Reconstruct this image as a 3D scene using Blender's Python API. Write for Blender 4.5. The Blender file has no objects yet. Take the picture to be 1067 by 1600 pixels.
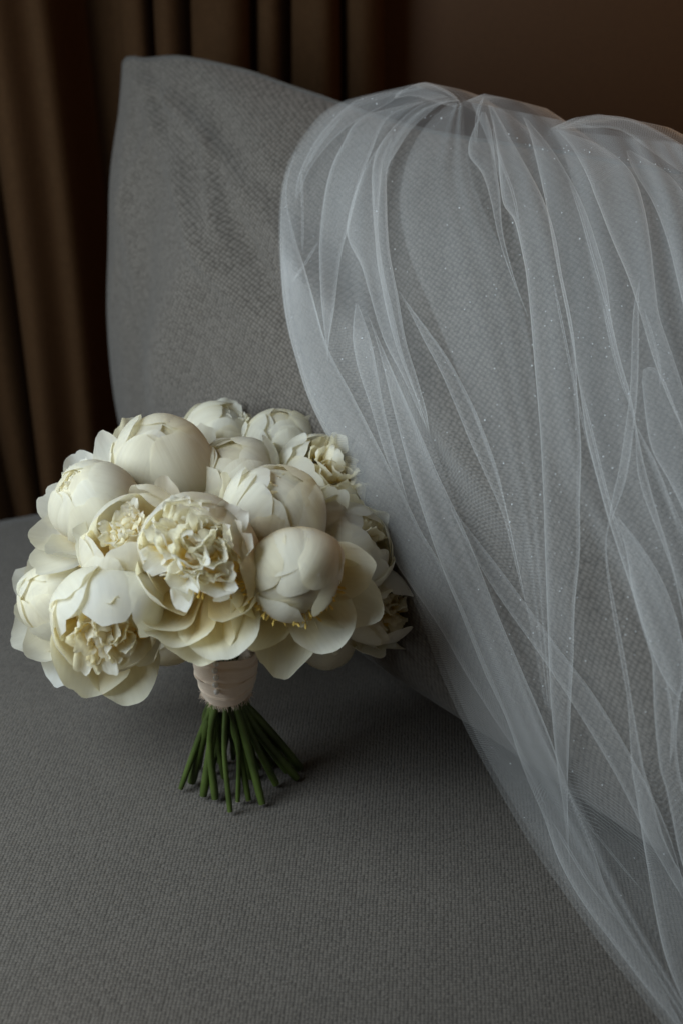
import bpy, math, random
import numpy as np
from mathutils import Vector, Matrix
from mathutils.bvhtree import BVHTree

S = bpy.context.scene
COL = S.collection
rnd = random.Random(7)

# ------------------------------------------------------------------ camera, light, exposure
CAM_H, PITCH, FPX, CX, CY = 0.62, math.radians(25.0), 2222.2, 533.5, 800.0
cam = bpy.data.cameras.new('camera')
cam.sensor_fit = 'VERTICAL'; cam.sensor_height = 36.0; cam.lens = 50.0
cam.clip_start = 0.02; cam.clip_end = 50
cam.dof.use_dof = True; cam.dof.focus_distance = 0.96; cam.dof.aperture_fstop = 5.0
camo = bpy.data.objects.new('camera', cam); COL.objects.link(camo)
camo.location = (0, 0, CAM_H); camo.rotation_euler = (math.pi / 2 - PITCH, 0, 0)
S.camera = camo

W = bpy.data.worlds.new('World'); S.world = W; W.use_nodes = True
bg = W.node_tree.nodes['Background']
bg.inputs[0].default_value = (1.0, 0.62, 0.36, 1); bg.inputs[1].default_value = 0.029

def area(name, loc, target, sx, sy, power, color):
    l = bpy.data.lights.new(name, 'AREA'); l.shape = 'RECTANGLE'; l.size = sx; l.size_y = sy
    l.energy = power; l.color = color
    o = bpy.data.objects.new(name, l); COL.objects.link(o)
    o.location = loc
    o.rotation_euler = (Vector(target) - Vector(loc)).to_track_quat('-Z', 'Y').to_euler()
    return o
area('window_light', (-0.70, 0.58, 0.62), (0.0, 0.92, 0.16), 0.55, 0.7, 10.8, (0.79, 0.925, 1.0))
lamp = bpy.data.lights.new('warm_lamp', 'POINT'); lamp.energy = 4.5; lamp.color = (1.0, 0.55, 0.24); lamp.shadow_soft_size = 0.12
lampo = bpy.data.objects.new('warm_lamp', lamp); COL.objects.link(lampo); lampo.location = (0.72, 1.25, 1.0)

S.view_settings.view_transform = 'Standard'; S.view_settings.look = 'None'
S.view_settings.exposure = 0.0; S.view_settings.gamma = 1.0; S.view_settings.use_curve_mapping = False
S.render.engine = 'CYCLES'
S.cycles.transparent_max_bounces = 40; S.cycles.max_bounces = 8
S.cycles.diffuse_bounces = 4; S.cycles.transmission_bounces = 8
S.cycles.use_denoising = True; S.cycles.use_adaptive_sampling = True; S.cycles.adaptive_threshold = .014
S.cycles.caustics_reflective = False; S.cycles.caustics_refractive = False

# ------------------------------------------------------------------ helpers
FWD = np.array([0, math.cos(PITCH), -math.sin(PITCH)])
UP = np.array([0, math.sin(PITCH), math.cos(PITCH)])
RIGHT = np.array([1.0, 0, 0])
EYE = np.array([0, 0, CAM_H])
def ray(px, py):
    return FWD + RIGHT * ((px - CX) / FPX) - UP * ((py - CY) / FPX)
def at_y(px, py, Y):
    d = ray(px, py); return EYE + d * (Y / d[1])
def at_z(px, py, Z=0.0):
    d = ray(px, py); return EYE + d * ((Z - CAM_H) / d[2])

def link(name, me, mat, parent=None, smooth=True):
    if smooth:
        me.shade_smooth()
    if mat is not None and len(me.materials) == 0:
        me.materials.append(mat)
    o = bpy.data.objects.new(name, me); COL.objects.link(o)
    if parent is not None:
        o.parent = parent
    return o
def tag(o, label=None, cat=None, group=None, kind=None):
    if label: o['label'] = label
    if cat: o['category'] = cat
    if group: o['group'] = group
    if kind: o['kind'] = kind
    return o
class MB:
    """collects grids into one mesh"""
    def __init__(s): s.v = []; s.f = []; s.uv = []; s.n = 0
    def grid(s, P, UV, closed=False):
        r, c = P.shape[:2]; b = s.n
        s.v.append(P.reshape(-1, 3)); s.uv.append(UV.reshape(-1, 2)); s.n += r * c
        i, j = np.meshgrid(np.arange(r - 1), np.arange(c if closed else c - 1), indexing='ij')
        i = i.ravel(); j = j.ravel(); k = (j + 1) % c
        s.f.append(np.stack([b + i * c + j, b + i * c + k, b + (i + 1) * c + k, b + (i + 1) * c + j], 1))
    def mesh(s, name):
        v = np.concatenate(s.v); f = np.concatenate(s.f); uv = np.concatenate(s.uv)
        me = bpy.data.meshes.new(name)
        me.vertices.add(len(v)); me.vertices.foreach_set('co', v.astype(np.float32).ravel())
        me.loops.add(f.size); me.loops.foreach_set('vertex_index', f.astype(np.int32).ravel())
        me.polygons.add(len(f)); me.polygons.foreach_set('loop_start', np.arange(0, f.size, 4, dtype=np.int32))
        l = me.uv_layers.new(name='UVMap')
        l.data.foreach_set('uv', uv[f.ravel()].astype(np.float32).ravel())
        me.update(calc_edges=True); me.validate()
        return me
def tube(mb, pts, rad, n=8):
    pts = np.asarray(pts, float); rad = np.broadcast_to(np.asarray(rad, float), (len(pts),))
    T = np.gradient(pts, axis=0); T /= np.linalg.norm(T, axis=1)[:, None] + 1e-12
    ref = np.array([0.31, 0.87, 0.12]); ref = ref if abs(T[0] @ ref) < .9 else np.array([1., 0, 0])
    A = np.cross(T, ref); A /= np.linalg.norm(A, axis=1)[:, None]; B = np.cross(T, A)
    th = np.linspace(0, 2 * math.pi, n, endpoint=False)
    P = pts[:, None] + rad[:, None, None] * (np.cos(th)[None, :, None] * A[:, None] + np.sin(th)[None, :, None] * B[:, None])
    UV = np.stack(np.meshgrid(np.linspace(0, 1, len(pts)), th / 6.283, indexing='ij'), -1)
    mb.grid(P, UV, closed=True)
def spline(pts, n):
    """Catmull-Rom resampling of a polyline, even in arc length"""
    p = np.asarray(pts, float)
    if len(p) == 2:
        return p[0] + (p[1] - p[0]) * np.linspace(0, 1, n)[:, None]
    q = np.vstack([2 * p[0] - p[1], p, 2 * p[-1] - p[-2]])
    out = []
    for i in range(1, len(q) - 2):
        t = np.linspace(0, 1, 12, endpoint=False)[:, None]
        a, b, c, d = q[i - 1], q[i], q[i + 1], q[i + 2]
        out.append(.5 * (2 * b + (c - a) * t + (2 * a - 5 * b + 4 * c - d) * t ** 2 + (3 * b - a - 3 * c + d) * t ** 3))
    o = np.vstack(out + [p[-1:]])
    s = np.r_[0, np.cumsum(np.linalg.norm(np.diff(o, axis=0), axis=1))]
    w = np.linspace(0, s[-1], n)
    return np.stack([np.interp(w, s, o[:, k]) for k in range(o.shape[1])], 1)
def norm(v): return v / (np.linalg.norm(v) + 1e-12)

# ------------------------------------------------------------------ materials
def new_mat(name):
    m = bpy.data.materials.new(name); m.use_nodes = True
    nt = m.node_tree; nt.nodes.clear()
    out = nt.nodes.new('ShaderNodeOutputMaterial')
    return m, nt, out
def N(nt, kind, **kw):
    n = nt.nodes.new('ShaderNode' + kind)
    for k, v in kw.items():
        if k.startswith('i_'):
            n.inputs[k[2:].replace('_', ' ')].default_value = v
        else:
            setattr(n, k, v)
    return n
def math_n(nt, op, a, b=None):
    n = nt.nodes.new('ShaderNodeMath'); n.operation = op
    for i, x in enumerate((a, b)):
        if x is None: continue
        if hasattr(x, 'is_output'): nt.links.new(x, n.inputs[i])
        else: n.inputs[i].default_value = x
    return n.outputs[0]
def mapping(nt, src, scale, rot=(0, 0, 0)):
    mp = N(nt, 'Mapping'); mp.inputs['Scale'].default_value = scale; mp.inputs['Rotation'].default_value = rot
    nt.links.new(src, mp.inputs['Vector']); return mp.outputs[0]
def ramp(nt, fac, stops):
    r = N(nt, 'ValToRGB'); e = r.color_ramp.elements
    while len(e) < len(stops): e.new(0.5)
    for el, (p, c) in zip(e, stops):
        el.position = p; el.color = (*c, 1)
    nt.links.new(fac, r.inputs[0]); return r.outputs[0]

def woven(name, pitch_x, pitch_y, dark, mid, light, bump=0.0009, rot=0.0, rand=0.45):
    m, nt, out = new_mat(name); L = nt.links.new
    uv = N(nt, 'UVMap'); src = uv.outputs[0]
    nz = N(nt, 'TexNoise', i_Scale=90.0, i_Detail=2.0); L(src, nz.inputs['Vector'])
    wob = N(nt, 'VectorMath', operation='MULTIPLY_ADD')
    L(nz.outputs['Color'], wob.inputs[0]); wob.inputs[1].default_value = (.0010, .0010, 0); L(src, wob.inputs[2])
    v = mapping(nt, wob.outputs[0], (1 / pitch_x, 1 / pitch_y, 1), (0, 0, rot))
    vo = N(nt, 'TexVoronoi', voronoi_dimensions='2D', feature='F1', i_Scale=1.0, i_Randomness=rand); L(v, vo.inputs['Vector'])
    fine = N(nt, 'TexNoise', i_Scale=1700.0, i_Detail=3.0); L(src, fine.inputs['Vector'])
    big = N(nt, 'TexNoise', i_Scale=14.0, i_Detail=4.0); L(src, big.inputs['Vector'])
    sep = N(nt, 'SeparateColor'); L(vo.outputs['Color'], sep.inputs[0])
    h = math_n(nt, 'SUBTRACT', 1.0, math_n(nt, 'POWER', vo.outputs['Distance'], 1.6))
    h = math_n(nt, 'ADD', h, math_n(nt, 'MULTIPLY', fine.outputs[0], 0.35))
    bn = N(nt, 'Bump', i_Strength=1.0, i_Distance=bump); L(h, bn.inputs['Height'])
    f = math_n(nt, 'ADD', math_n(nt, 'MULTIPLY', sep.outputs[0], .20), math_n(nt, 'MULTIPLY', fine.outputs[0], .30))
    f = math_n(nt, 'ADD', f, math_n(nt, 'MULTIPLY', big.outputs[0], .12))
    f = math_n(nt, 'ADD', f, math_n(nt, 'MULTIPLY', math_n(nt, 'SUBTRACT', .62, vo.outputs['Distance']), .95))  # yarn gaps darkened in the colour to deepen the shade between threads
    c = ramp(nt, f, [(0.12, dark), (0.5, mid), (0.92, light)])
    p = N(nt, 'BsdfPrincipled', i_Roughness=0.95)
    p.inputs['Specular IOR Level'].default_value = 0.15
    p.inputs['Sheen Weight'].default_value = 0.15
    L(c, p.inputs['Base Color']); L(bn.outputs[0], p.inputs['Normal']); L(p.outputs[0], out.inputs[0])
    return m
M_SEAT = woven('seat_weave', .0024, .0020, (.042, .0345, .0280), (.105, .0892, .0757), (.182, .158, .136), rand=.28, bump=.0008, rot=.05)
M_PILLOW = woven('pillow_weave', .0034, .0029, (.056, .0470, .0392), (.116, .1000, .0860), (.181, .158, .138), rot=.30, rand=.30)

def curtain_mat():
    m, nt, out = new_mat('curtain_linen'); L = nt.links.new
    uv = N(nt, 'UVMap')
    a = N(nt, 'TexNoise', i_Scale=1.0, i_Detail=3.0); L(mapping(nt, uv.outputs[0], (900, 60, 1)), a.inputs['Vector'])
    b = N(nt, 'TexNoise', i_Scale=1.0, i_Detail=3.0); L(mapping(nt, uv.outputs[0], (60, 900, 1)), b.inputs['Vector'])
    f = math_n(nt, 'MULTIPLY', math_n(nt, 'ADD', a.outputs[0], b.outputs[0]), .5)
    c = ramp(nt, f, [(0.3, (.034, .016, .0066)), (.7, (.061, .030, .0125))])
    bn = N(nt, 'Bump', i_Strength=.4, i_Distance=.0006); L(f, bn.inputs['Height'])
    p = N(nt, 'BsdfPrincipled', i_Roughness=.9); p.inputs['Specular IOR Level'].default_value = .1
    L(c, p.inputs['Base Color']); L(bn.outputs[0], p.inputs['Normal']); L(p.outputs[0], out.inputs[0])
    return m
M_CURTAIN = curtain_mat()
def wall_mat():
    m, nt, out = new_mat('brown_wall_paint'); L = nt.links.new
    tc = N(nt, 'TexCoord')
    a = N(nt, 'TexNoise', i_Scale=260.0, i_Detail=4.0); L(tc.outputs['Object'], a.inputs['Vector'])
    c = ramp(nt, a.outputs[0], [(.3, (.058, .023, .005)), (.7, (.072, .030, .0075))])
    bn = N(nt, 'Bump', i_Strength=.15, i_Distance=.001); L(a.outputs[0], bn.inputs['Height'])
    p = N(nt, 'BsdfPrincipled', i_Roughness=.7)
    L(c, p.inputs['Base Color']); L(bn.outputs[0], p.inputs['Normal']); L(p.outputs[0], out.inputs[0])
    return m
M_WALL = wall_mat()

def petal_mat(name, tip, base, trans=0.34, base_end=.55):
    m, nt, out = new_mat(name); L = nt.links.new
    uv = N(nt, 'UVMap'); sx = N(nt, 'SeparateXYZ'); L(uv.outputs[0], sx.inputs[0])
    oi = N(nt, 'ObjectInfo')
    off = N(nt, 'CombineXYZ'); L(math_n(nt, 'MULTIPLY', oi.outputs['Random'], 40.), off.inputs[2])
    ad = N(nt, 'VectorMath', operation='ADD'); L(uv.outputs[0], ad.inputs[0]); L(off.outputs[0], ad.inputs[1])
    vein = N(nt, 'TexNoise', i_Scale=1.0, i_Detail=4.0); L(mapping(nt, ad.outputs[0], (20, 1.6, 1)), vein.inputs['Vector'])
    blot = N(nt, 'TexNoise', i_Scale=3.0, i_Detail=3.0); L(ad.outputs[0], blot.inputs['Vector'])
    v = math_n(nt, 'ADD', sx.outputs[1], math_n(nt, 'MULTIPLY', math_n(nt, 'SUBTRACT', blot.outputs[0], .5), .35))
    c = ramp(nt, v, [(.05, base), (base_end, tip), (1.0, tip)])
    c2 = N(nt, 'MixRGB', blend_type='MULTIPLY'); c2.inputs[0].default_value = .5
    tint = N(nt, 'MixRGB', blend_type='MULTIPLY'); tint.inputs[0].default_value = 1.; L(c, tint.inputs[1])
    L(ramp(nt, oi.outputs['Random'], [(.2, (1, 1, 1)), (1., (.985, .955, .875))]), tint.inputs[2])
    L(tint.outputs[0], c2.inputs[1])
    L(ramp(nt, vein.outputs[0], [(.3, (.90, .89, .86)), (.65, (1, 1, 1))]), c2.inputs[2])
    bn = N(nt, 'Bump', i_Strength=.25, i_Distance=.0008)
    L(math_n(nt, 'ADD', vein.outputs[0], math_n(nt, 'MULTIPLY', blot.outputs[0], .6)), bn.inputs['Height'])
    p = N(nt, 'BsdfPrincipled', i_Roughness=.55); p.inputs['Specular IOR Level'].default_value = .25
    p.inputs['Sheen Weight'].default_value = .1
    t = N(nt, 'BsdfTranslucent')
    mx = N(nt, 'MixShader'); mx.inputs[0].default_value = trans
    c3 = N(nt, 'MixRGB', blend_type='MULTIPLY'); c3.inputs[0].default_value = 1.; L(c2.outputs[0], c3.inputs[1]); c3.inputs[2].default_value = (1, .95, .76, 1)
    L(c2.outputs[0], p.inputs['Base Color']); L(c3.outputs[0], t.inputs['Color'])
    L(bn.outputs[0], p.inputs['Normal']); L(bn.outputs[0], t.inputs['Normal'])
    L(p.outputs[0], mx.inputs[1]); L(t.outputs[0], mx.inputs[2]); L(mx.outputs[0], out.inputs[0])
    return m
M_PETAL = petal_mat('cream_petal', (.955, .95, .925), (.88, .71, .27), trans=.58, base_end=.62)
M_GUARD = petal_mat('shade_tinted_petal', (.95, .925, .81), (.85, .67, .21), trans=.45, base_end=.85)  # cream petal copy; yellow tone of the shaded lower petals put into the colour
M_RUFFLE = petal_mat('ruffled_petal', (.965, .955, .92), (.92, .76, .32), trans=.58, base_end=.46)
def simple(name, col, rough=.6, spec=.3, var=.15, scale=120., metallic=0.):
    m, nt, out = new_mat(name); L = nt.links.new
    tc = N(nt, 'TexCoord'); a = N(nt, 'TexNoise', i_Scale=scale, i_Detail=3.0); L(tc.outputs['Object'], a.inputs['Vector'])
    c = ramp(nt, a.outputs[0], [(.3, tuple(x * (1 - var) for x in col)), (.7, tuple(min(1, x * (1 + var)) for x in col))])
    p = N(nt, 'BsdfPrincipled', i_Roughness=rough, i_Metallic=metallic); p.inputs['Specular IOR Level'].default_value = spec
    L(c, p.inputs['Base Color']); L(p.outputs[0], out.inputs[0])
    return m
M_STAMEN = simple('golden_stamen', (.84, .60, .16), .6, .2)
M_STEM = simple('green_stem', (.060, .088, .016), .45, .4, .45, 45.)
M_CALYX = simple('dark_green_calyx', (.045, .07, .02), .6, .3, .3)
M_CUT = simple('pale_cut_stem_end', (.25, .26, .09), .8, .2)
M_PEARL = simple('pearl', (.90, .84, .78), .18, .6, .05)
M_GLIT = simple('glitter', (.9, .92, .95), .25, .8, .02)
def ribbon_mat():
    m, nt, out = new_mat('blush_silk_ribbon'); L = nt.links.new
    uv = N(nt, 'UVMap')
    a = N(nt, 'TexNoise', i_Scale=1.0, i_Detail=4.0); L(mapping(nt, uv.outputs[0], (6, 60, 1)), a.inputs['Vector'])
    c = ramp(nt, a.outputs[0], [(.3, (.80, .61, .46)), (.7, (.92, .75, .60))])
    bn = N(nt, 'Bump', i_Strength=.4, i_Distance=.0006); L(a.outputs[0], bn.inputs['Height'])
    p = N(nt, 'BsdfPrincipled', i_Roughness=.6); p.inputs['Sheen Weight'].default_value = .4
    L(c, p.inputs['Base Color']); L(bn.outputs[0], p.inputs['Normal']); L(p.outputs[0], out.inputs[0])
    return m
M_RIBBON = ribbon_mat()

def tulle_mat(a0=.080):
    """fine net: threads cover a0 of the sheet seen square on, more of it on a slant (the way light through any
    thin net goes: coverage 1-(1-a0)^(1/cos)); the same for every ray"""
    m, nt, out = new_mat('white_tulle'); L = nt.links.new
    uv = N(nt, 'UVMap')
    lw = N(nt, 'LayerWeight'); lw.inputs['Blend'].default_value = .5
    cosn = math_n(nt, 'MAXIMUM', math_n(nt, 'SUBTRACT', 1.0, lw.outputs['Facing']), .04)
    vo = N(nt, 'TexVoronoi', voronoi_dimensions='2D', feature='DISTANCE_TO_EDGE', i_Scale=1.0, i_Randomness=.15)
    L(mapping(nt, uv.outputs[0], (1 / .0017, 1 / .0017, 1), (0, 0, .5)), vo.inputs['Vector'])
    net = ramp(nt, vo.outputs['Distance'], [(.06, (1, 1, 1)), (.22, (0, 0, 0))])
    nz = N(nt, 'TexNoise', i_Scale=20.0, i_Detail=3.0); L(uv.outputs[0], nz.inputs['Vector'])
    a = math_n(nt, 'MULTIPLY', math_n(nt, 'ADD', math_n(nt, 'MULTIPLY', net, 1.45), .48), a0)
    a = math_n(nt, 'MULTIPLY', a, math_n(nt, 'ADD', math_n(nt, 'MULTIPLY', nz.outputs[0], .5), .75))
    cov = math_n(nt, 'SUBTRACT', 1.0, math_n(nt, 'POWER', math_n(nt, 'SUBTRACT', 1.0, a), math_n(nt, 'DIVIDE', 1.0, cosn)))
    d = N(nt, 'BsdfDiffuse'); d.inputs['Color'].default_value = (.87, .865, .86, 1)
    t = N(nt, 'BsdfTranslucent'); t.inputs['Color'].default_value = (.87, .865, .86, 1)
    mx = N(nt, 'MixShader'); mx.inputs[0].default_value = .4
    L(d.outputs[0], mx.inputs[1]); L(t.outputs[0], mx.inputs[2])
    tr = N(nt, 'BsdfTransparent'); m2 = N(nt, 'MixShader')
    L(cov, m2.inputs[0]); L(tr.outputs[0], m2.inputs[1]); L(mx.outputs[0], m2.inputs[2]); L(m2.outputs[0], out.inputs[0])
    return m
M_TULLE = tulle_mat()

# ------------------------------------------------------------------ sofa seat
def make_seat():
    x0, x1, y0, y1, rad, depth = -.95, .95, .30, 1.345, .06, .16
    def prof(n, a, b):   # edge samples: flat spacing inside, rounded rim
        t = np.linspace(0, 1, n); return a + (b - a) * t
    xs = prof(120, x0 + rad, x1 - rad); ys = prof(100, y0 + rad, y1 - rad)
    th = np.linspace(math.pi / 2, 0, 9)[1:]
    def extend(a):   # (coordinate, drop)
        lo = [(a[0] - rad * math.cos(t), rad - rad * math.sin(t)) for t in th[::-1]]
        hi = [(a[-1] + rad * math.cos(t), rad - rad * math.sin(t)) for t in th]
        return [(lo[0][0], depth)] + lo + [(v, 0) for v in a] + hi + [(hi[-1][0], depth)]
    ex, ey = np.array(extend(xs)), np.array(extend(ys))
    X, Y = np.meshgrid(ex[:, 0], ey[:, 0]); D = np.maximum(*np.meshgrid(ex[:, 1], ey[:, 1]))
    Z = -D
    flat = (D < .001)
    Z = Z + flat * (.0012 * np.sin(X * 9 + 1) * np.sin(Y * 8) + .0006 * np.sin(X * 23 + Y * 17))
    Y = Y + np.clip((X + .37) * .5, -.03, .10) * np.clip((Y - .9) / .44, 0, 1)
    mb = MB(); mb.grid(np.stack([X, Y, Z], -1), np.stack([X, Y], -1))
    o = link('sofa_seat', mb.mesh('sofa_seat'), M_SEAT)
    tag(o, 'flat grey woven sofa seat under the bouquet', 'sofa seat')
make_seat()

# ------------------------------------------------------------------ pillow
P_TL = np.array([-.205, 1.385, .447]); P_BL = np.array([-.238, 1.355, .020])
P_TR = np.array([.435, .815, .425]); P_BR = np.array([.400, .490, .020])
P_N = norm(np.cross((P_TR - P_TL), (P_BL - P_TL)))
if P_N @ (EYE - P_TL) < 0: P_N = -P_N
for p_ in (P_BL, P_BR): p_ -= .018 * P_N * np.array([1, 1, 0])
DIP = spline([(-1, .0), (-.93, .012), (-.82, -.012), (-.62, -.004), (-.46, .045), (-.25, .095), (.1, .105), (.5, .07), (1, 0)], 120)
def pillow_point(u, v, side):
    """u -1..1 left to right, v -1..1 bottom to top"""
    # outline: edges bow in a little between the pulled-out corners
    uu = u * np.sqrt(1 - .07 * v ** 2) / math.sqrt(.945); vv = v * np.sqrt(1 - .06 * u ** 2) / math.sqrt(.95) * (1 - (np.interp(u, DIP[:, 0], DIP[:, 1])) * (v > 0) - .02 * (1 - u ** 2) * (v <= 0))
    uu = uu + .004 * np.sin(v * 8 + 1) * np.abs(u) ** 3; vv = vv + .006 * np.sin(u * 13) * np.abs(v) ** 3
    rc = .035                                   # rounded corners
    dx, dy = np.clip((np.abs(u) - 1 + rc) / rc, 0, 1), np.clip((np.abs(v) - 1 + rc) / rc, 0, 1)
    sc = np.maximum(dx, dy) / np.maximum(np.hypot(dx, dy), 1e-6); sc = np.where(np.minimum(dx, dy) > 0, sc, 1.)
    uu = uu - np.sign(u) * rc * dx * (1 - sc); vv = vv - np.sign(v) * rc * dy * (1 - sc)
    a, b = (uu + 1) / 2, (vv + 1) / 2
    base = (1 - a)[..., None] * ((1 - b)[..., None] * P_BL + b[..., None] * P_TL) + a[..., None] * ((1 - b)[..., None] * P_BR + b[..., None] * P_TR)
    e = np.clip((1 - np.abs(u) ** 2.2) * (1 - np.abs(v) ** 2.0), 0, 1)
    t = .120 * e ** .62 if side > 0 else .07 * e ** .6
    # belly sits low: the filling sinks
    t = t * (1.0 - .10 * v)
    if side > 0:
        w = 0
        for (u0, v0, ang, ln, wd, am) in [(-.66, .62, -38, .5, .045, .006), (-.45, .72, -25, .6, .06, -.006), (-.30, .58, -32, .5, .06, .005),
                                          (-.85, .55, -70, .5, .05, .004), (-.72, -.2, 88, .8, .09, -.005), (-.55, .1, 75, .7, .10, .004),
                                          (-.1, .35, -40, .5, .08, .005), (.05, .1, -50, .6, .09, -.006), (-.8, .82, -45, .25, .03, -.006), (-.70, .80, -20, .35, .022, .004), (-.55, .66, -50, .3, .025, .003), (-.40, .50, -42, .35, .03, -.003), (-.83, .30, 82, .5, .03, .0025)]:
            c, s = math.cos(math.radians(ang)), math.sin(math.radians(ang))
            dx, dy = (u - u0) * 1.5, v - v0
            p, q = dx * c + dy * s, -dx * s + dy * c
            w = w + 3.2 * am * np.exp(-(p / ln) ** 2 - (q / wd) ** 2)
        w = w + .0025 * np.sin(u * 7 + v * 5) * np.sin(v * 6 - u * 3 + 1)
        t = t + w * e ** .3
    return base + P_N * (t if side > 0 else -t)[..., None]
def make_pillow():
    mb = MB()
    k = 150
    c = np.sin(np.linspace(-1, 1, k) * math.pi / 2) * .6 + np.linspace(-1, 1, k) * .4
    Wd, Hd = np.linalg.norm(P_TR - P_TL) / 2, np.linalg.norm(P_TL - P_BL) / 2
    U, V = np.meshgrid(c, c)
    uv = np.stack([U * Wd, V * Hd], -1)
    F = pillow_point(U, V, 1); B = pillow_point(U, V, -1)
    mb.grid(F, uv); mb.grid(B[:, ::-1], uv[:, ::-1])
    me = mb.mesh('throw_pillow')
    o = link('throw_pillow', me, M_PILLOW)
    tag(o, 'large light grey woven cushion leaning in the sofa corner behind the bouquet', 'cushion')
    # knife-edge seam around the rim, with the folded ear at the upper left corner
    t = np.linspace(-1, 1, 60)
    rim = np.vstack([pillow_point(t, np.full(60, 1.), 1), pillow_point(np.full(60, 1.), -t, 1), pillow_point(-t, np.full(60, -1.), 1), pillow_point(np.full(60, -1.), t, 1)])
    sm = MB(); tube(sm, rim, .0022, 6)
    link('seam', sm.mesh('seam'), M_PILLOW, o)
    return o, me
PIL, PIL_ME = make_pillow()
PIL_BVH = BVHTree.FromPolygons([v.co.copy() for v in PIL_ME.vertices], [tuple(p.vertices) for p in PIL_ME.polygons])

# ------------------------------------------------------------------ curtain and wall behind
def make_curtain():
    # fold valleys at the height of the frame's top, left to right (x at the curtain's own plane)
    val = [-.62, -.545, -.49, -.425, -.372, -.222, -.186, -.150, -.088, -.055, .0, .045]
    amp = [.034, .030, .034, .030, .11, .022, .026, .034, .022, .03, .02]
    xs, ys = [], []
    for i in range(len(val) - 1):
        t = np.linspace(0, 1, 28, endpoint=False)
        prof = np.sin(math.pi * t ** (.62 if i == 4 else 1.)) ** (1.05 if i == 4 else .75)
        if i == 4:
            st = lambda x: np.clip(x, 0, 1) ** 2 * (3 - 2 * np.clip(x, 0, 1))
            prof = st(t / .22) * (1 - st((t - .60) / .26)) * (1 - .12 * np.sin(t * 14))
        skew = .12 * np.sin(math.pi * t) * (1 if i % 2 else -1)
        xs.append(val[i] + (val[i + 1] - val[i]) * (t + skew * .6)); ys.append(-amp[i] * prof)
    xs = np.concatenate(xs); ys = np.concatenate(ys)
    zs = np.linspace(-.35, .85, 60)
    X = xs[None] + np.zeros((60, 1)); Z = zs[:, None] + 0 * X
    lean = np.clip((-.22 - xs) / .4, 0, 1)[None] * (.45 - Z) * .16
    X = X + lean + .004 * np.sin(Z * 5 + xs[None] * 20)
    Y = 1.52 + ys[None] * (1 + .15 * np.sin(Z * 3 + xs[None] * 9))
    s = np.r_[0, np.cumsum(np.hypot(np.diff(xs), np.diff(ys)))]
    mb = MB(); mb.grid(np.stack([X, Y, Z], -1), np.stack([s[None] + 0 * Z, Z], -1))
    o = link('curtain', mb.mesh('curtain'), M_CURTAIN)
    tag(o, 'brown linen curtain in vertical folds behind the cushion', 'curtain')
make_curtain()
def box(mb, lo, hi):
    lo, hi = np.array(lo, float), np.array(hi, float)
    def q(a, b, c, d):
        mb.grid(np.array([[a, b], [d, c]], float), np.zeros((2, 2, 2)))
    x0, y0, z0 = lo; x1, y1, z1 = hi
    q((x0, y0, z0), (x1, y0, z0), (x1, y0, z1), (x0, y0, z1)); q((x1, y1, z0), (x0, y1, z0), (x0, y1, z1), (x1, y1, z1))
    q((x0, y1, z0), (x0, y0, z0), (x0, y0, z1), (x0, y1, z1)); q((x1, y0, z0), (x1, y1, z0), (x1, y1, z1), (x1, y0, z1))
    q((x0, y0, z1), (x1, y0, z1), (x1, y1, z1), (x0, y1, z1)); q((x0, y1, z0), (x1, y1, z0), (x1, y0, z0), (x0, y0, z0))
mb = MB(); box(mb, (-1.2, 1.565, -.4), (1.6, 1.625, 1.2))
tag(link('wall', mb.mesh('wall'), M_WALL, smooth=False), kind='structure')

# ------------------------------------------------------------------ bouquet
BQ = bpy.data.objects.new('bouquet', None); COL.objects.link(BQ)
BASE = at_z(365, 1228)
BQ.location = BASE
tag(BQ, 'round bridal bouquet of cream white peonies standing upright on its cut stems', 'bouquet')
def to_bq(me):   # vertices are made in world space: move them into the bouquet's frame
    me.transform(Matrix.Translation(-Vector(BASE)))
    return me

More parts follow.
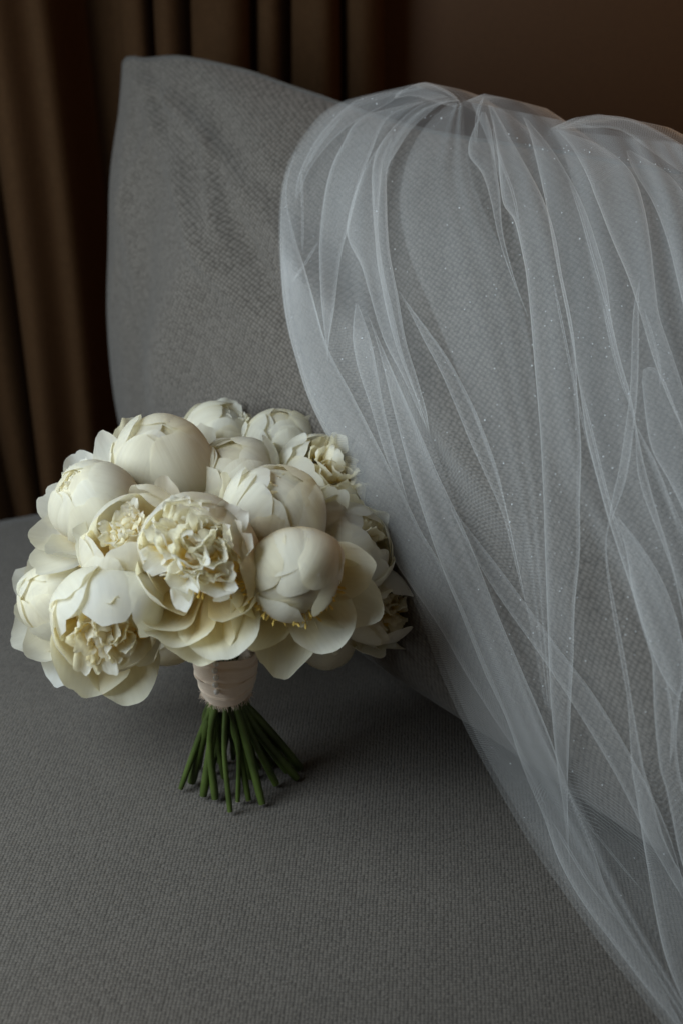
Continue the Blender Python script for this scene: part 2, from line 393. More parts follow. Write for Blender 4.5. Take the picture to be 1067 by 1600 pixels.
def petal_grid(L, Wd, a0, a1, kr, seed, ruffle=.02, notch=.018, curl=0., power=1.0, nu=17, nv=19, basew=.30, twist=0., side=0., flare=.022, roll=0.):
    """petal in the (radial, tangent, axial) frame of its flower; starts at the origin. angles from the flower axis, radians"""
    r = np.random.RandomState(seed)
    n = 48
    vv = np.linspace(0, 1, n)
    ang = a0 + (a1 - a0) * vv ** power
    ang = ang + curl * np.clip((vv - .72) / .28, 0, 1) ** 1.6
    dl = L / (n - 1)
    cr = np.r_[0, np.cumsum((np.sin(ang[1:]) + np.sin(ang[:-1])) / 2 * dl)]
    cz = np.r_[0, np.cumsum((np.cos(ang[1:]) + np.cos(ang[:-1])) / 2 * dl)]
    s = np.linspace(-1, 1, nu); v = np.linspace(0, 1, nv) ** .9
    Sg, Vg = np.meshgrid(s, v)
    ph = r.uniform(0, 6.28, 8)
    edge = 1 - .34 * np.abs(s) ** 2.4 + notch * (np.sin(s * 3.1 + ph[0]) + .6 * np.sin(s * 7.3 + ph[1]) + .4 * np.sin(s * 13 + ph[2])) - notch * 1.5 * np.exp(-((s - r.uniform(-.5, .5)) / .1) ** 2)
    q = np.clip(Vg * (1 + (edge[None] - 1) * Vg ** 1.5), 0, 1.0)
    def sm(x): x = np.clip(x, 0, 1); return x * x * (3 - 2 * x)
    hw = Wd / 2 * (basew + (1 - basew) * sm(q / .62)) * (1 - .16 * q ** 3)
    hw = hw * (1 + .05 * np.sin(q * 7 + ph[3]))
    k = hw / kr
    lat = kr * np.sin(Sg * k); inn = kr * (1 - np.cos(Sg * k))
    R_ = np.interp(q, vv, cr); Z_ = np.interp(q, vv, cz); A_ = np.interp(q, vv, ang)
    e = np.maximum(np.abs(Sg) ** 3, q ** 5) * np.clip(q * 2, 0, 1)
    rf = ruffle * Wd * e * (np.sin(Sg * 4.0 + q * 5 + ph[4]) + .6 * np.sin(Sg * 9 - q * 7 + ph[5]) + .4 * np.sin(q * 15 + Sg * 3 + ph[6]))
    rf = rf - flare * Wd * np.abs(Sg) ** 6 * np.clip(q * 2 - .5, 0, 1) + .005 * Wd * np.sin(Sg * 2.2 + ph[7]) * np.sin(q * 4 + ph[0]) + .004 * Wd * np.sin(Sg * 5.1 + q * 3 + ph[3]) * np.sin(q * 7 + ph[2]) - curl * .03 * Wd * np.abs(Sg) ** 4 * q
    inn = inn + rf + roll * Sg * hw * np.clip(q * 2 - .2, 0, 1)
    x = R_ - np.cos(A_) * inn; z = Z_ + np.sin(A_) * inn
    y = lat + twist * q * L + side * q ** 2 * L
    return np.stack([x, y, z], -1), np.stack([(Sg + 1) / 2, Vg], -1)

class Flower:
    def __init__(s, px, py, Y, rpx, face, label=None):
        s.c = at_y(px, py, Y); depth = (s.c - EYE) @ FWD
        s.R = 1.06 * rpx * depth / FPX
        view = norm(EYE - s.c); r_ = norm(np.cross(UP, view)); r_ = r_ if r_[0] > 0 else -r_
        u_ = norm(np.cross(view, r_)); u_ = u_ if u_[2] > 0 else -u_
        fx, fy, fz = face
        s.A = norm(r_ * fx + u_ * fy + view * fz)
        # azimuth 0 leans to picture up, 90 to picture right
        up = u_ - s.A * (u_ @ s.A)
        if np.linalg.norm(up) < .2: up = -view - s.A * (-view @ s.A)
        s.E0 = norm(up); s.E1 = norm(np.cross(s.E0, s.A)); 
        if s.E1 @ r_ < 0: pass
        s.seed = int(px * 7 + py * 13)
        # receptacle: the part the petals hang on
        mb = MB(); th = np.linspace(0, math.pi, 12); phs = np.linspace(0, 2 * math.pi, 16, endpoint=False)
        T, Pz = np.meshgrid(th, phs, indexing='ij'); rr = s.R * .60
        P = s.c + (np.sin(T) * np.cos(Pz))[..., None] * s.E0 * rr + (np.sin(T) * np.sin(Pz))[..., None] * s.E1 * rr + (np.cos(T) * .9 - .25)[..., None] * s.A * rr
        mb.grid(P, np.stack([Pz / 6.28, .1 + .3 * np.cos(T)], -1), closed=True)
        s.o = link('peony', to_bq(mb.mesh('peony')), M_RUFFLE, BQ)
        if label: s.o['label'] = label
    def face(s, fx, fy, fz):
        view = norm(EYE - s.c); r_ = norm(np.cross(UP, view)); r_ = r_ if r_[0] > 0 else -r_
        u_ = norm(np.cross(view, r_)); u_ = u_ if u_[2] > 0 else -u_
        s.A = norm(r_ * fx + u_ * fy + view * fz)
        up = u_ - s.A * (u_ @ s.A)
        if np.linalg.norm(up) < .2: up = -view - s.A * (-view @ s.A)
        s.E0 = norm(up); s.E1 = norm(np.cross(s.E0, s.A))
        return s
    def frame(s, P, phi, base):
        p = math.radians(phi); er = math.cos(p) * s.E0 + math.sin(p) * s.E1; et = -math.sin(p) * s.E0 + math.cos(p) * s.E1
        Q = s.A * base * s.R + P[..., 0:1] * er + P[..., 1:2] * et + P[..., 2:3] * s.A
        # no bloom is a true globe: slow lumps, the same for every petal of one flower
        h = (s.c[0] * 91 + s.c[2] * 57) % 6.28; q = Q / s.R
        d = np.stack([np.sin(1.7 * q[..., 1] + h) + .6 * np.sin(2.9 * q[..., 2] + 2 * h), np.sin(1.9 * q[..., 2] + 3 * h) + .6 * np.sin(2.7 * q[..., 0] + h), np.sin(1.8 * q[..., 0] + 2 * h) + .6 * np.sin(3.1 * q[..., 1] + h)], -1)
        return s.c + Q + d * s.R * .07
    def petal(s, phi, a1, k=1.0, L=None, Wd=1.9, a0=92, base=-.92, kr=None, mat=None, shell=False, **kw):
        """a1: heading at the tip, degrees from the axis (negative closes over the top); k scales the radius"""
        if not shell and a1 < -12:      # an outer petal lies over the globe, one edge lifting
            k += .032; kw.setdefault('roll', rnd.choice((-1, 1)) * rnd.uniform(.03, .08))
        R = s.R * k; s.seed += 11
        if L is None:
            L = R * (math.radians(abs(a0 - a1))) if a1 < 40 else R * 1.9
        else:
            L = L * R
        P, UV = petal_grid(L, Wd * R, math.radians(a0), math.radians(a1), (kr or rnd.uniform(.80, .94)) * R, s.seed, **kw)
        if getattr(s, 'pool', None) is not None:      # hidden petals of a bloom are kept together
            s.pool.grid(s.frame(P, phi, base * k), UV); return None
        mb = MB(); mb.grid(s.frame(P, phi, base * k), UV)
        return link('petal', to_bq(mb.mesh('petal')), mat or M_PETAL, s.o)
    def close_pool(s):
        tag(link('inner_petals', to_bq(s.pool.mesh('inner_petals')), M_PETAL, s.o), kind='stuff'); s.pool = None
    def bud(s, n=6, close=-82, phi0=0., kk=(.94, 1.0), Wd=1.95, inner=True, **kw):
        """closed globe of broad petals, one shell over the next"""
        kw.setdefault('shell', True); kw.setdefault('ruffle', .007); kw.setdefault('notch', .005); kw.setdefault('flare', .005)
        if inner:
            own = getattr(s, 'pool', None) is None
            if own: s.pool = MB()
            for i in range(3): s.petal(phi0 + 120 * i + 40, -118, .88, Wd=1.9, ruffle=.004, flare=0., shell=True)
            if own: s.close_pool()
        for i in range(n):
            f = i / max(1, n - 1)
            s.petal(phi0 + i * 137.5, close + rnd.uniform(-9, 9), kk[0] + (kk[1] - kk[0]) * f, Wd=Wd * rnd.uniform(.9, 1.08), **kw)
        if close < -62:   # two or three full-cheeked outer petals that meet in a furrow
            sm = 180 + rnd.uniform(-28, 28); kw2 = dict(kw, flare=.014, ruffle=.012)
            for d, k_ in ((-46, 1.015), (48, 1.03), (rnd.choice((-120, 125)), 1.02)):
                s.petal(sm + d, close + rnd.uniform(-4, 14), k_, Wd=rnd.uniform(1.5, 1.8), kr=rnd.uniform(.72, .82), roll=rnd.choice((-1, 1)) * rnd.uniform(.05, .10), **kw2)
    def skirt(s, n=5, a=(-12, 24), L=(1.75, 2.0), k=1.07, phi0=None):
        """loose guard petals standing off the globe, frilled at the rim"""
        p0 = rnd.uniform(0, 360) if phi0 is None else phi0
        for i in range(n):
            s.petal(p0 + i * 360 / n + rnd.uniform(-20, 20), rnd.uniform(*a), k * rnd.uniform(.98, 1.06), L=rnd.uniform(*L), Wd=rnd.uniform(1.05, 1.5), ruffle=rnd.uniform(.02, .045), notch=rnd.uniform(.012, .03), curl=rnd.uniform(-.3, .6), shell=True)
    def ruffle(s, n=40, spread=.55, h=.15, L=(.45, .8), Wd=(.35, .6), seed=0, ctr=(0, 0), crumple=.09, heads=(55, -25)):
        r = np.random.RandomState(s.seed + seed); mb = MB()
        for i in range(n):
            rho = spread * math.sqrt((i + .5) / n); phi = i * 137.5 + r.uniform(-25, 25)
            tilt = rho / max(spread, .01)
            a0 = math.radians(heads[0] * tilt + r.uniform(-15, 15)); a1 = a0 + math.radians(heads[1] + r.uniform(-50, 40))
            Lp = r.uniform(*L) * s.R; Wp = r.uniform(*Wd) * s.R
            P, UV = petal_grid(Lp, Wp, a0, a1, Wp * r.uniform(.3, .9), r.randint(1e6), ruffle=crumple, notch=.09, curl=r.uniform(-.8, .9), nu=9, nv=10, basew=.35)
            # twist each crumpled petal about its own stalk
            t = r.uniform(-1.3, 1.3); c_, s_ = math.cos(t), math.sin(t)
            x, y = P[..., 0].copy(), P[..., 1].copy(); P[..., 0], P[..., 1] = x * c_ - y * s_, x * s_ + y * c_
            P[..., 0] += rho * s.R
            mb.grid(s.frame(P, phi, h - .25 * rho ** 2 + r.uniform(-.08, .08)) + s.R * (ctr[0] * s.E1 + ctr[1] * s.E0), UV)
        return tag(link('ruffle', to_bq(mb.mesh('ruffle')), M_RUFFLE, s.o), kind='stuff')
    def stamens(s, n=60, rho=(.2, .5), L=(.35, .6), h=-.1, phi=(0, 360), lean=(20, 75)):
        r = np.random.RandomState(s.seed + 5); mb = MB()
        for i in range(n):
            ph = r.uniform(*phi); ro = r.uniform(*rho) * s.R; a = math.radians(r.uniform(*lean)); l = r.uniform(*L) * s.R
            t = np.linspace(0, 1, 6); bend = r.uniform(-.5, .5)
            P = np.stack([ro + l * t * np.sin(a + bend * t), r.uniform(-.3, .3) * l * t ** 2, l * t * np.cos(a + bend * t)], -1)
            rad = s.R * np.array([.012, .012, .012, .018, .032, .008])
            tube(mb, s.frame(P[None], ph, h + r.uniform(-.22, .12))[0], rad, 5)
        return tag(link('stamen_tuft', to_bq(mb.mesh('stamen_tuft')), M_STAMEN, s.o), kind='stuff')

FL = []
def fl(*a, **k):
    f = Flower(*a, **k); FL.append(f); return f

# --- back row, top
f = fl(340, 688, 1.00, 54, (.35, .62, .55), 'peony bud with a crumpled crown at the very top')
f.bud(6, -70, 160); f.petal(200, -52, 1.02, Wd=2.1); f.petal(160, -40, 1.04, Wd=1.6); f.petal(-50, -6, 1.06, Wd=.9)
f.ruffle(16, .35, .55, L=(.4, .55), ctr=(.2, .05))
f = fl(438, 700, .985, 54, (-.05, .75, .5), 'smooth tulip-shaped peony bud at the top right')
f.bud(6, -78, 100); f.petal(150, -60, 1.02, Wd=1.7); f.petal(215, -52, 1.03, Wd=1.8); f.petal(270, -42, 1.06, Wd=1.6); f.petal(185, 0, 1.08, Wd=.7, L=1.6)
f = fl(258, 730, .925, 70, (-.05, .62, .66), 'large round smooth peony bud at the upper left')
f.bud(6, -84, 20); f.petal(212, -80, 1.01, Wd=1.95, ruffle=.010); f.petal(140, -84, 1.025, Wd=1.95, ruffle=.010)
f.petal(290, -60, 1.04, Wd=1.8); f.petal(272, -25, 1.10, Wd=1.3); f.petal(128, -2, 1.03, Wd=.75, L=1.7)
f = fl(374, 748, .93, 62, (-.10, .72, .5), 'half hidden peony bud with a split petal near the top')
f.bud(6, -75, 60); f.petal(215, -50, 1.03, Wd=1.7); f.petal(150, -58, 1.02, Wd=1.8); f.petal(192, -22, 1.07, Wd=1.5); f.petal(60, -50, 1.03, Wd=1.6)
f = fl(508, 760, .945, 70, (.35, .42, .7), 'crumpled ivory peony half under the veil')
f.bud(6, -55, 30, ruffle=.03, inner=False); f.petal(190, -48, 1.03, Wd=2.0, ruffle=.03); f.petal(250, -52, 1.03, Wd=2.0, ruffle=.03); f.petal(120, -40, 1.05, Wd=1.9); f.petal(310, -40, 1.04, Wd=1.7, ruffle=.03); f.petal(280, -10, 1.08, Wd=.9, ruffle=.03)
f.ruffle(22, .45, .45, L=(.5, .75), Wd=(.6, .95), crumple=.08)
# --- middle row
f = fl(150, 788, .88, 64, (-.45, .50, .62), 'opening peony with spread petals at the far left')
f.bud(6, -76, 20); f.petal(80, -70, 1.02, Wd=2.2); f.petal(150, -55, 1.04, Wd=2.0)
f.petal(195, 5, 1.10, Wd=1.9, L=2.1); f.petal(245, 40, 1.05, Wd=1.5, L=2.0); f.petal(285, 48, 1.05, Wd=1.4, L=2.05, curl=.4); f.petal(318, 35, 1.08, Wd=1.3, L=2.15); f.petal(350, 18, 1.1, Wd=1.1, L=2.2); f.petal(222, 52, 1.1, Wd=1.4, L=2.1)
f.ruffle(12, .3, .5, L=(.4, .55), ctr=(-.2, .1))
f = fl(210, 842, .835, 68, (-.22, .36, .88), 'peony bud with a small crinkled mouth left of the open one')
f.bud(5, -52, 40, inner=False); f.petal(165, -64, 1.0, Wd=1.95, ruffle=.010); f.petal(110, -58, 1.02, Wd=2.2); f.petal(235, -44, 1.03, Wd=1.8); f.petal(200, -50, 1.04, Wd=1.6); f.petal(30, -44, 1.05, Wd=1.9); f.petal(70, -8, 1.08, Wd=1.0)
f.ruffle(30, .36, .66, L=(.28, .42), Wd=(.28, .5))
f = fl(430, 802, .86, 70, (.05, .62, .6), 'cupped peony bud with pointed petal behind the golden one')
f.bud(6, -72, 80); f.petal(228, -66, 1.01, Wd=1.95, ruffle=.010); f.petal(290, -45, 1.04, Wd=1.8); f.petal(120, -55, 1.03, Wd=1.9); f.petal(158, -22, 1.06, Wd=1.15, notch=.0); f.petal(190, -45, 1.03, Wd=1.4)
f.ruffle(10, .3, .55, L=(.35, .5))
f = fl(320, 870, .80, 86, (-.16, .16, 1), 'large open ruffled peony facing forward at the bouquet centre')
for ph, a, w in ((0, -46, 2.0), (50, -50, 2.0), (95, -46, 1.9), (315, -38, 1.8), (275, -30, 1.7), (70, -60, 1.6), (25, -58, 1.5)): f.petal(ph, a, rnd.uniform(.97, 1.04), Wd=w, ruffle=.02)
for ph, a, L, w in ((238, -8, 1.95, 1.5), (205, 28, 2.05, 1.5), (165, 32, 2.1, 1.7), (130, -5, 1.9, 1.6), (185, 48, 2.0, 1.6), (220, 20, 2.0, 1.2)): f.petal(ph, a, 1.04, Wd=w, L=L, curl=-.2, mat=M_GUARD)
f.ruffle(60, .64, .50, L=(.40, .64), Wd=(.45, .8), crumple=.08, ctr=(0, .0)); f.stamens(70, (.4, .62), (.2, .34), .1, (110, 300), (20, 70))
f = fl(546, 852, .875, 64, (.60, .30, .6), 'peony bud with frilled edge facing the veil')
f.bud(6, -66, 30, inner=False); f.petal(250, -72, 1.02, Wd=1.95, ruffle=.010); f.petal(195, -60, 1.03, Wd=2.0); f.petal(150, -45, 1.05, Wd=1.8); f.petal(310, -40, 1.06, Wd=1.5, ruffle=.04); f.petal(350, -15, 1.08, Wd=1.1, ruffle=.05); f.petal(60, -35, 1.05, Wd=1.5, ruffle=.04)
f.ruffle(14, .35, .5, L=(.4, .6), Wd=(.4, .7))
# --- the golden one, ball of petals over a mouth with stamens
f = fl(455, 890, .795, 72, (.06, -.50, .80), 'smooth ball-shaped peony with golden stamens and wide open lower petals')
f.bud(5, -80, 330, (.82, .88), Wd=2.0)
f.petal(-8, -92, .90, Wd=2.5, ruffle=.004, notch=.006); f.petal(-25, -58, .92, Wd=2.4, ruffle=.004, notch=.005); f.petal(40, -58, .945, Wd=2.0, ruffle=.015); f.petal(82, -30, 1.0, Wd=1.5, ruffle=.03); f.petal(300, -62, .90, Wd=1.9)
f.face(.05, -.05, 1)
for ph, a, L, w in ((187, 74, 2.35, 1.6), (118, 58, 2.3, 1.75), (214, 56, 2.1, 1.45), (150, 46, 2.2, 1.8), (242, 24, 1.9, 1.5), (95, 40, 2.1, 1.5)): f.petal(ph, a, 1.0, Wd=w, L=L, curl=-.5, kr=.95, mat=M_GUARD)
f.stamens(240, (.50, .98), (.12, .28), .20, (115, 255), (20, 120)); f.ruffle(20, .42, .0, L=(.3, .5), Wd=(.3, .5), ctr=(.2, -.52))
# --- lower row
f = fl(170, 966, .80, 78, (.08, -.30, .9), 'peony opening downward with crumpled centre at the lower left')
f.bud(4, -45, 30, (.9, .96), inner=False); f.petal(-12, -76, 1.0, Wd=1.95, ruffle=.010); f.petal(55, -72, 1.025, Wd=1.9, ruffle=.010); f.petal(295, -42, 1.03, Wd=1.9)
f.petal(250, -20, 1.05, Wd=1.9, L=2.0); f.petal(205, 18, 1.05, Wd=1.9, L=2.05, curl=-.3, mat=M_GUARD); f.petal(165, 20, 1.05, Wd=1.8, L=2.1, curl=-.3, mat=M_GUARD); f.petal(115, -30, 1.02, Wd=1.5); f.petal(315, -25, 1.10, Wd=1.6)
f.ruffle(34, .50, .42, L=(.36, .6), Wd=(.35, .65), ctr=(-.12, -.12)); f.stamens(60, (.3, .6), (.2, .34), -.1, (100, 230))
f = fl(90, 935, .88, 56, (-.6, .20, .6), 'peony with a broad drooping petal at the lower far left')
f.bud(6, -74, 10); f.petal(70, -66, 1.02, Wd=2.1); f.petal(170, -40, 1.05, Wd=2.0); f.petal(195, 8, 1.15, Wd=1.9, L=2.1); f.petal(235, 38, 1.15, Wd=1.8, L=2.0); f.petal(290, 30, 1.1, Wd=1.5, L=1.95); f.petal(165, 40, 1.25, Wd=1.9, L=2.05)
f = fl(592, 950, .885, 58, (.45, -.05, .75), 'shaded peony with torn petals at the lower right')
f.bud(5, -58, 30, inner=False); f.petal(5, -74, 1.02, Wd=2.2); f.petal(280, -55, 1.03, Wd=2.1); f.petal(225, -38, 1.04, Wd=1.9); f.petal(165, 5, 1.1, Wd=1.5, notch=.07, ruffle=.05); f.petal(120, -8, 1.08, Wd=1.5, notch=.07, ruffle=.05); f.petal(195, 25, 1.1, Wd=1.4, notch=.05)
f.ruffle(16, .35, .35, L=(.4, .6), Wd=(.4, .6)); f.stamens(30, (.2, .45), (.2, .35), .2, (120, 260))
f = fl(588, 848, .94, 52, (.4, .35, .6), 'pale peony bud tucked behind the veil')
f.bud(7, -80, 0)
# --- underside petals and the far side of the dome
f = fl(262, 985, .90, 60, (-.1, -.75, .25), 'drooping peony in the shade under the dome')
f.bud(4, -50, 0); [f.petal(p, 40, 1.0, Wd=1.8, L=2.1) for p in (150, 195, 240)]
f = fl(130, 1000, .92, 54, (-.3, -.6, .3), 'small peony peeking out below the lower left blooms')
f.bud(4, -40, 0); [f.petal(p, 25, 1.0, Wd=1.5, L=2.0, ruffle=.04) for p in (160, 200, 240)]
f = fl(510, 985, .89, 58, (.15, -.7, .3), 'peony under the golden one')
f.bud(4, -50, 0); [f.petal(p, 30, 1.0, Wd=1.7, L=2.0) for p in (140, 185, 230)]
for q_, f in enumerate(FL):
    if q_ in (0, 1, 2, 3, 4, 6, 7, 9, 12, 13, 14): f.skirt(6 if q_ in (3, 4, 9, 13) else 5)
for px, py, Y, r in ((200, 760, 1.0, 60), (270, 790, 1.02, 62), (420, 790, 1.03, 62), (500, 850, 1.0, 58), (330, 780, .93, 60), (150, 880, .97, 56)):
    f = fl(px, py, Y, r, (0, .6, -.6)); f.pool = MB(); f.bud(6, -75, px); f.close_pool()

# --- stems, bound under the wrap
WRAP_T, WRAP_B = at_y(352, 1010, BASE[1]), at_y(354, 1082, BASE[1] - .002)
BIND = (WRAP_T + WRAP_B) / 2
feet = [(283, 1232), (318, 1243), (337, 1248), (360, 1268), (372, 1252), (389, 1250), (410, 1256), (465, 1216), (432, 1226), (300, 1222), (448, 1205), (425, 1195), (392, 1215), (350, 1215), (470, 1200), (330, 1205), (380, 1195), (310, 1200), (405, 1200), (345, 1190), (440, 1190), (365, 1185), (395, 1185)]
for i, f in enumerate(FL):
    if i >= len(feet): break
    foot = at_z(*feet[i], .0035)
    ang = math.atan2(foot[1] - BASE[1], foot[0] - BASE[0]) + math.pi
    rr = .012 * (0.45 + .55 * rnd.random())
    b = BIND + np.array([math.cos(ang) * rr, math.sin(ang) * rr, 0])
    # stems cross in the binding: the foot leans to the side opposite its bloom
    bb = BIND + np.array([-math.cos(ang) * rr, -math.sin(ang) * rr, -.02])
    root = f.c - f.A * f.R * .9
    heart = BIND + np.array([0, .01, .075]); mid = heart + (root - heart) * .4
    pts = spline([foot, foot + (bb - foot) * .55 + np.array([rnd.uniform(-.006, .006), rnd.uniform(-.005, .005), 0]), bb, b + np.array([0, 0, .015]), mid, root], 40)
    r0 = rnd.uniform(.0018, .0033)
    rad = np.full(40, r0) * (1 + .12 * np.sin(np.linspace(0, 9, 40) + i)); rad[0] *= .9
    if i % 4 == 1: rad[8:10] *= 1.35
    m_ = MB(); tube(m_, pts, rad, 9)
    so = link('stem', to_bq(m_.mesh('stem')), M_STEM, BQ)
    d = norm(pts[1] - pts[0]); cb = MB(); tube(cb, [pts[0] - d * .0004, pts[0] - d * .0002, pts[0] + d * .0002], [.0001, r0 * .85, r0 * .86], 9)
    link('cut_end', to_bq(cb.mesh('cut_end')), M_CUT, so)
    if i in (1, 5, 0):   # leaf scar where a leaf was stripped
        k = 9 + i; d2 = norm(np.array([(-1) ** i * .8, -.5, .6])); nb = MB()
        tube(nb, [pts[k], pts[k] + d2 * .004, pts[k] + d2 * .006 + np.array([0, 0, .003])], [.0016, .0011, .0004], 6)
        link('leaf_scar', to_bq(nb.mesh('leaf_scar')), M_CUT, so)

# --- silk wrap with pearl pins and frayed edges
def make_wrap():
    mb = MB(); n = 64; rows = 48
    th = np.linspace(0, 2 * math.pi, n, endpoint=False); t = np.linspace(0, 1, rows)
    T, H = np.meshgrid(th, t)
    r = .0215 + .0012 * np.sin(H * 3.1) - .0045 * (1 - H) ** 1.5 + .0011 * ((H * 3.2 + T / 6.28 * .5) % 1.0) + .0005 * np.sin(T * 5 + H * 4)
    P = WRAP_B + H[..., None] * (WRAP_T - WRAP_B) + np.stack([np.cos(T) * r, np.sin(T) * r, .0012 * np.sin(T * 3) * np.where(H > .5, 1, -1)], -1)
    mb.grid(P, np.stack([T / 6.28, H], -1), closed=True)
    o = link('ribbon_wrap', to_bq(mb.mesh('ribbon_wrap')), M_RIBBON, BQ)
    o['label'] = 'blush silk ribbon wrap with frayed edges'
    fb = MB(); r_ = np.random.RandomState(3)
    for row, sgn in ((0, -1), (rows - 1, 1)):
        for i in range(420):
            j = r_.uniform(0, n); a = P[row, int(j) % n]; b = P[row, (int(j) + 1) % n]; p = a + (b - a) * (j % 1)
            out = norm(np.array([p[0] - WRAP_B[0], p[1] - WRAP_B[1], 0])); l = r_.uniform(.0012, .0038)
            d = np.array([0, 0, sgn]) * r_.uniform(.4, 1) + out * r_.uniform(0, .7) + r_.normal(0, .35, 3)
            tube(fb, [p, p + d * l * .5, p + d * l + r_.normal(0, .0004, 3)], [.00014, .00011, .00005], 3)
    tag(link('frayed_edge', to_bq(fb.mesh('frayed_edge')), M_RIBBON, o), kind='stuff')
    for k, (px, py) in enumerate(((338, 1037), (336, 1048), (338, 1059), (337, 1070), (339, 1081))):
        c = at_y(px, py, BASE[1] - .0238)
        pb = MB(); tt = np.linspace(0, math.pi, 9); q = np.linspace(0, 2 * math.pi, 12, endpoint=False); A_, B_ = np.meshgrid(tt, q, indexing='ij')
        pb.grid(c + .0021 * np.stack([np.sin(A_) * np.cos(B_), np.sin(A_) * np.sin(B_), np.cos(A_)], -1), np.stack([A_, B_], -1), closed=True)
        link('pearl_pin', to_bq(pb.mesh('pearl_pin')), M_PEARL, o)
make_wrap()
# dark green calyx leaves between the wrap and the blooms
for i in range(9):
    P, UV = petal_grid(.03, .014, .2, 1.2, .012, 900 + i, notch=.02, nu=7, nv=8)
    a = i * .7; Q = np.stack([P[..., 0] * math.cos(a) - P[..., 1] * math.sin(a), P[..., 0] * math.sin(a) + P[..., 1] * math.cos(a), P[..., 2]], -1)
    mb = MB(); mb.grid(WRAP_T + np.array([0, 0, .001]) + Q, UV); link('calyx_leaf', to_bq(mb.mesh('calyx_leaf')), M_CALYX, BQ)

# ------------------------------------------------------------------ veil
def hit(px, py):
    d = ray(px, py); dv = Vector(d); ln = dv.length
    loc, nrm, idx, dist = PIL_BVH.ray_cast(Vector(EYE), dv / ln)
    ts = -EYE[2] / d[2] if d[2] < 0 else 9.
    if loc is not None:
        return min(dist / ln, ts)
    tp = ((P_TL - EYE) @ P_N) / (d @ P_N)
    if tp < 0: tp = 9.
    return min(tp, ts)
def drape(PX, off, it=60):
    """PX: rows (along the veil) x cols pixel grid -> world points resting on cushion and seat, drawn taut along the rows"""
    r, c = PX.shape[:2]
    T = np.array([[hit(*PX[i, j]) for j in range(c)] for i in range(r)])
    lim = T - off
    t = lim.copy()
    for _ in range(it):
        s = t.copy(); s[1:-1] = .5 * t[1:-1] + .25 * (t[:-2] + t[2:])
        if c > 2: s[:, 1:-1] = .7 * s[:, 1:-1] + .15 * (s[:, :-2] + s[:, 2:])
        t = np.minimum(lim, s)
    D = np.array([[ray(*PX[i, j]) for j in range(c)] for i in range(r)])
    return EYE + D * t[..., None]
def metres(P):
    a = np.zeros(P.shape[:2]); b = np.zeros(P.shape[:2])
    a[1:] = np.cumsum(np.linalg.norm(np.diff(P, axis=0), axis=-1), 0); b[:, 1:] = np.cumsum(np.linalg.norm(np.diff(P, axis=1), axis=-1), 1)
    return np.stack([b, a], -1)
VB = MB()
BORDER = [(640, 133), (573, 148), (529, 161), (494, 186), (459, 237), (443, 279), (436, 340), (438, 420), (447, 500), (465, 570), (485, 630), (520, 700), (560, 775), (600, 845), (650, 950), (687, 1050), (734, 1153), (783, 1243), (834, 1329), (882, 1398), (941, 1480), (992, 1546), (1060, 1632), (1110, 1690)]
RIGHT_B = [(1090, 232), (1150, 330), (1190, 480), (1230, 700), (1250, 900), (1270, 1100), (1290, 1300), (1310, 1500), (1330, 1690)]
RNG = np.random.RandomState(11)
def base_sheet():
    R_, C_ = 110, 90
    L = spline(BORDER, R_); Rr = spline(RIGHT_B, R_)
    s = np.linspace(0, 1, C_)
    PX = L[:, None] + (Rr - L)[:, None] * s[None, :, None]
    # crest of the drape along the cushion's top edge
    crest = np.array([(640, 133), (666, 128), (701, 140), (726, 158), (756, 146), (801, 158), (827, 175), (860, 200), (896, 184), (935, 178), (996, 188), (1067, 224), (1090, 232)], float)
    cx = np.interp(s, [0, 1], [640, 1090]); cy = np.interp(cx, crest[:, 0], crest[:, 1])
    w = np.exp(-np.arange(R_) / 9.0)[:, None]
    PX[..., 1] += w * (cy - PX[0, :, 1])[None]; PX[..., 0] += w * (cx - PX[0, :, 0])[None]
    P = drape(PX, .006)
    wave = .0032 * (np.sin(s * 41 + 3 * np.sin(s * 7)) + .6 * np.sin(s * 23 + 1))[None] * np.linspace(1, .35, R_)[:, None] * np.clip(np.arange(R_) / 12., 0, 1)[:, None] * (1 + .5 * np.sin(np.arange(R_) / 17.))[:, None]
    D = P - EYE; D /= np.linalg.norm(D, axis=-1)[..., None]
    P = P - D * (np.abs(wave) * .7)[..., None]
    # carry on over the top and down behind the cushion
    back = np.array([P[0] - P_N * (.03 + .012 * np.sin(k * .6)) * 0 - P_N * min(.14, .045 * k) - np.array([0, 0, .006 * k ** 2]) for k in range(6, 0, -1)])
    P = np.concatenate([back, P])
    VB.grid(P, metres(P))
    return P
BASE_P = base_sheet()
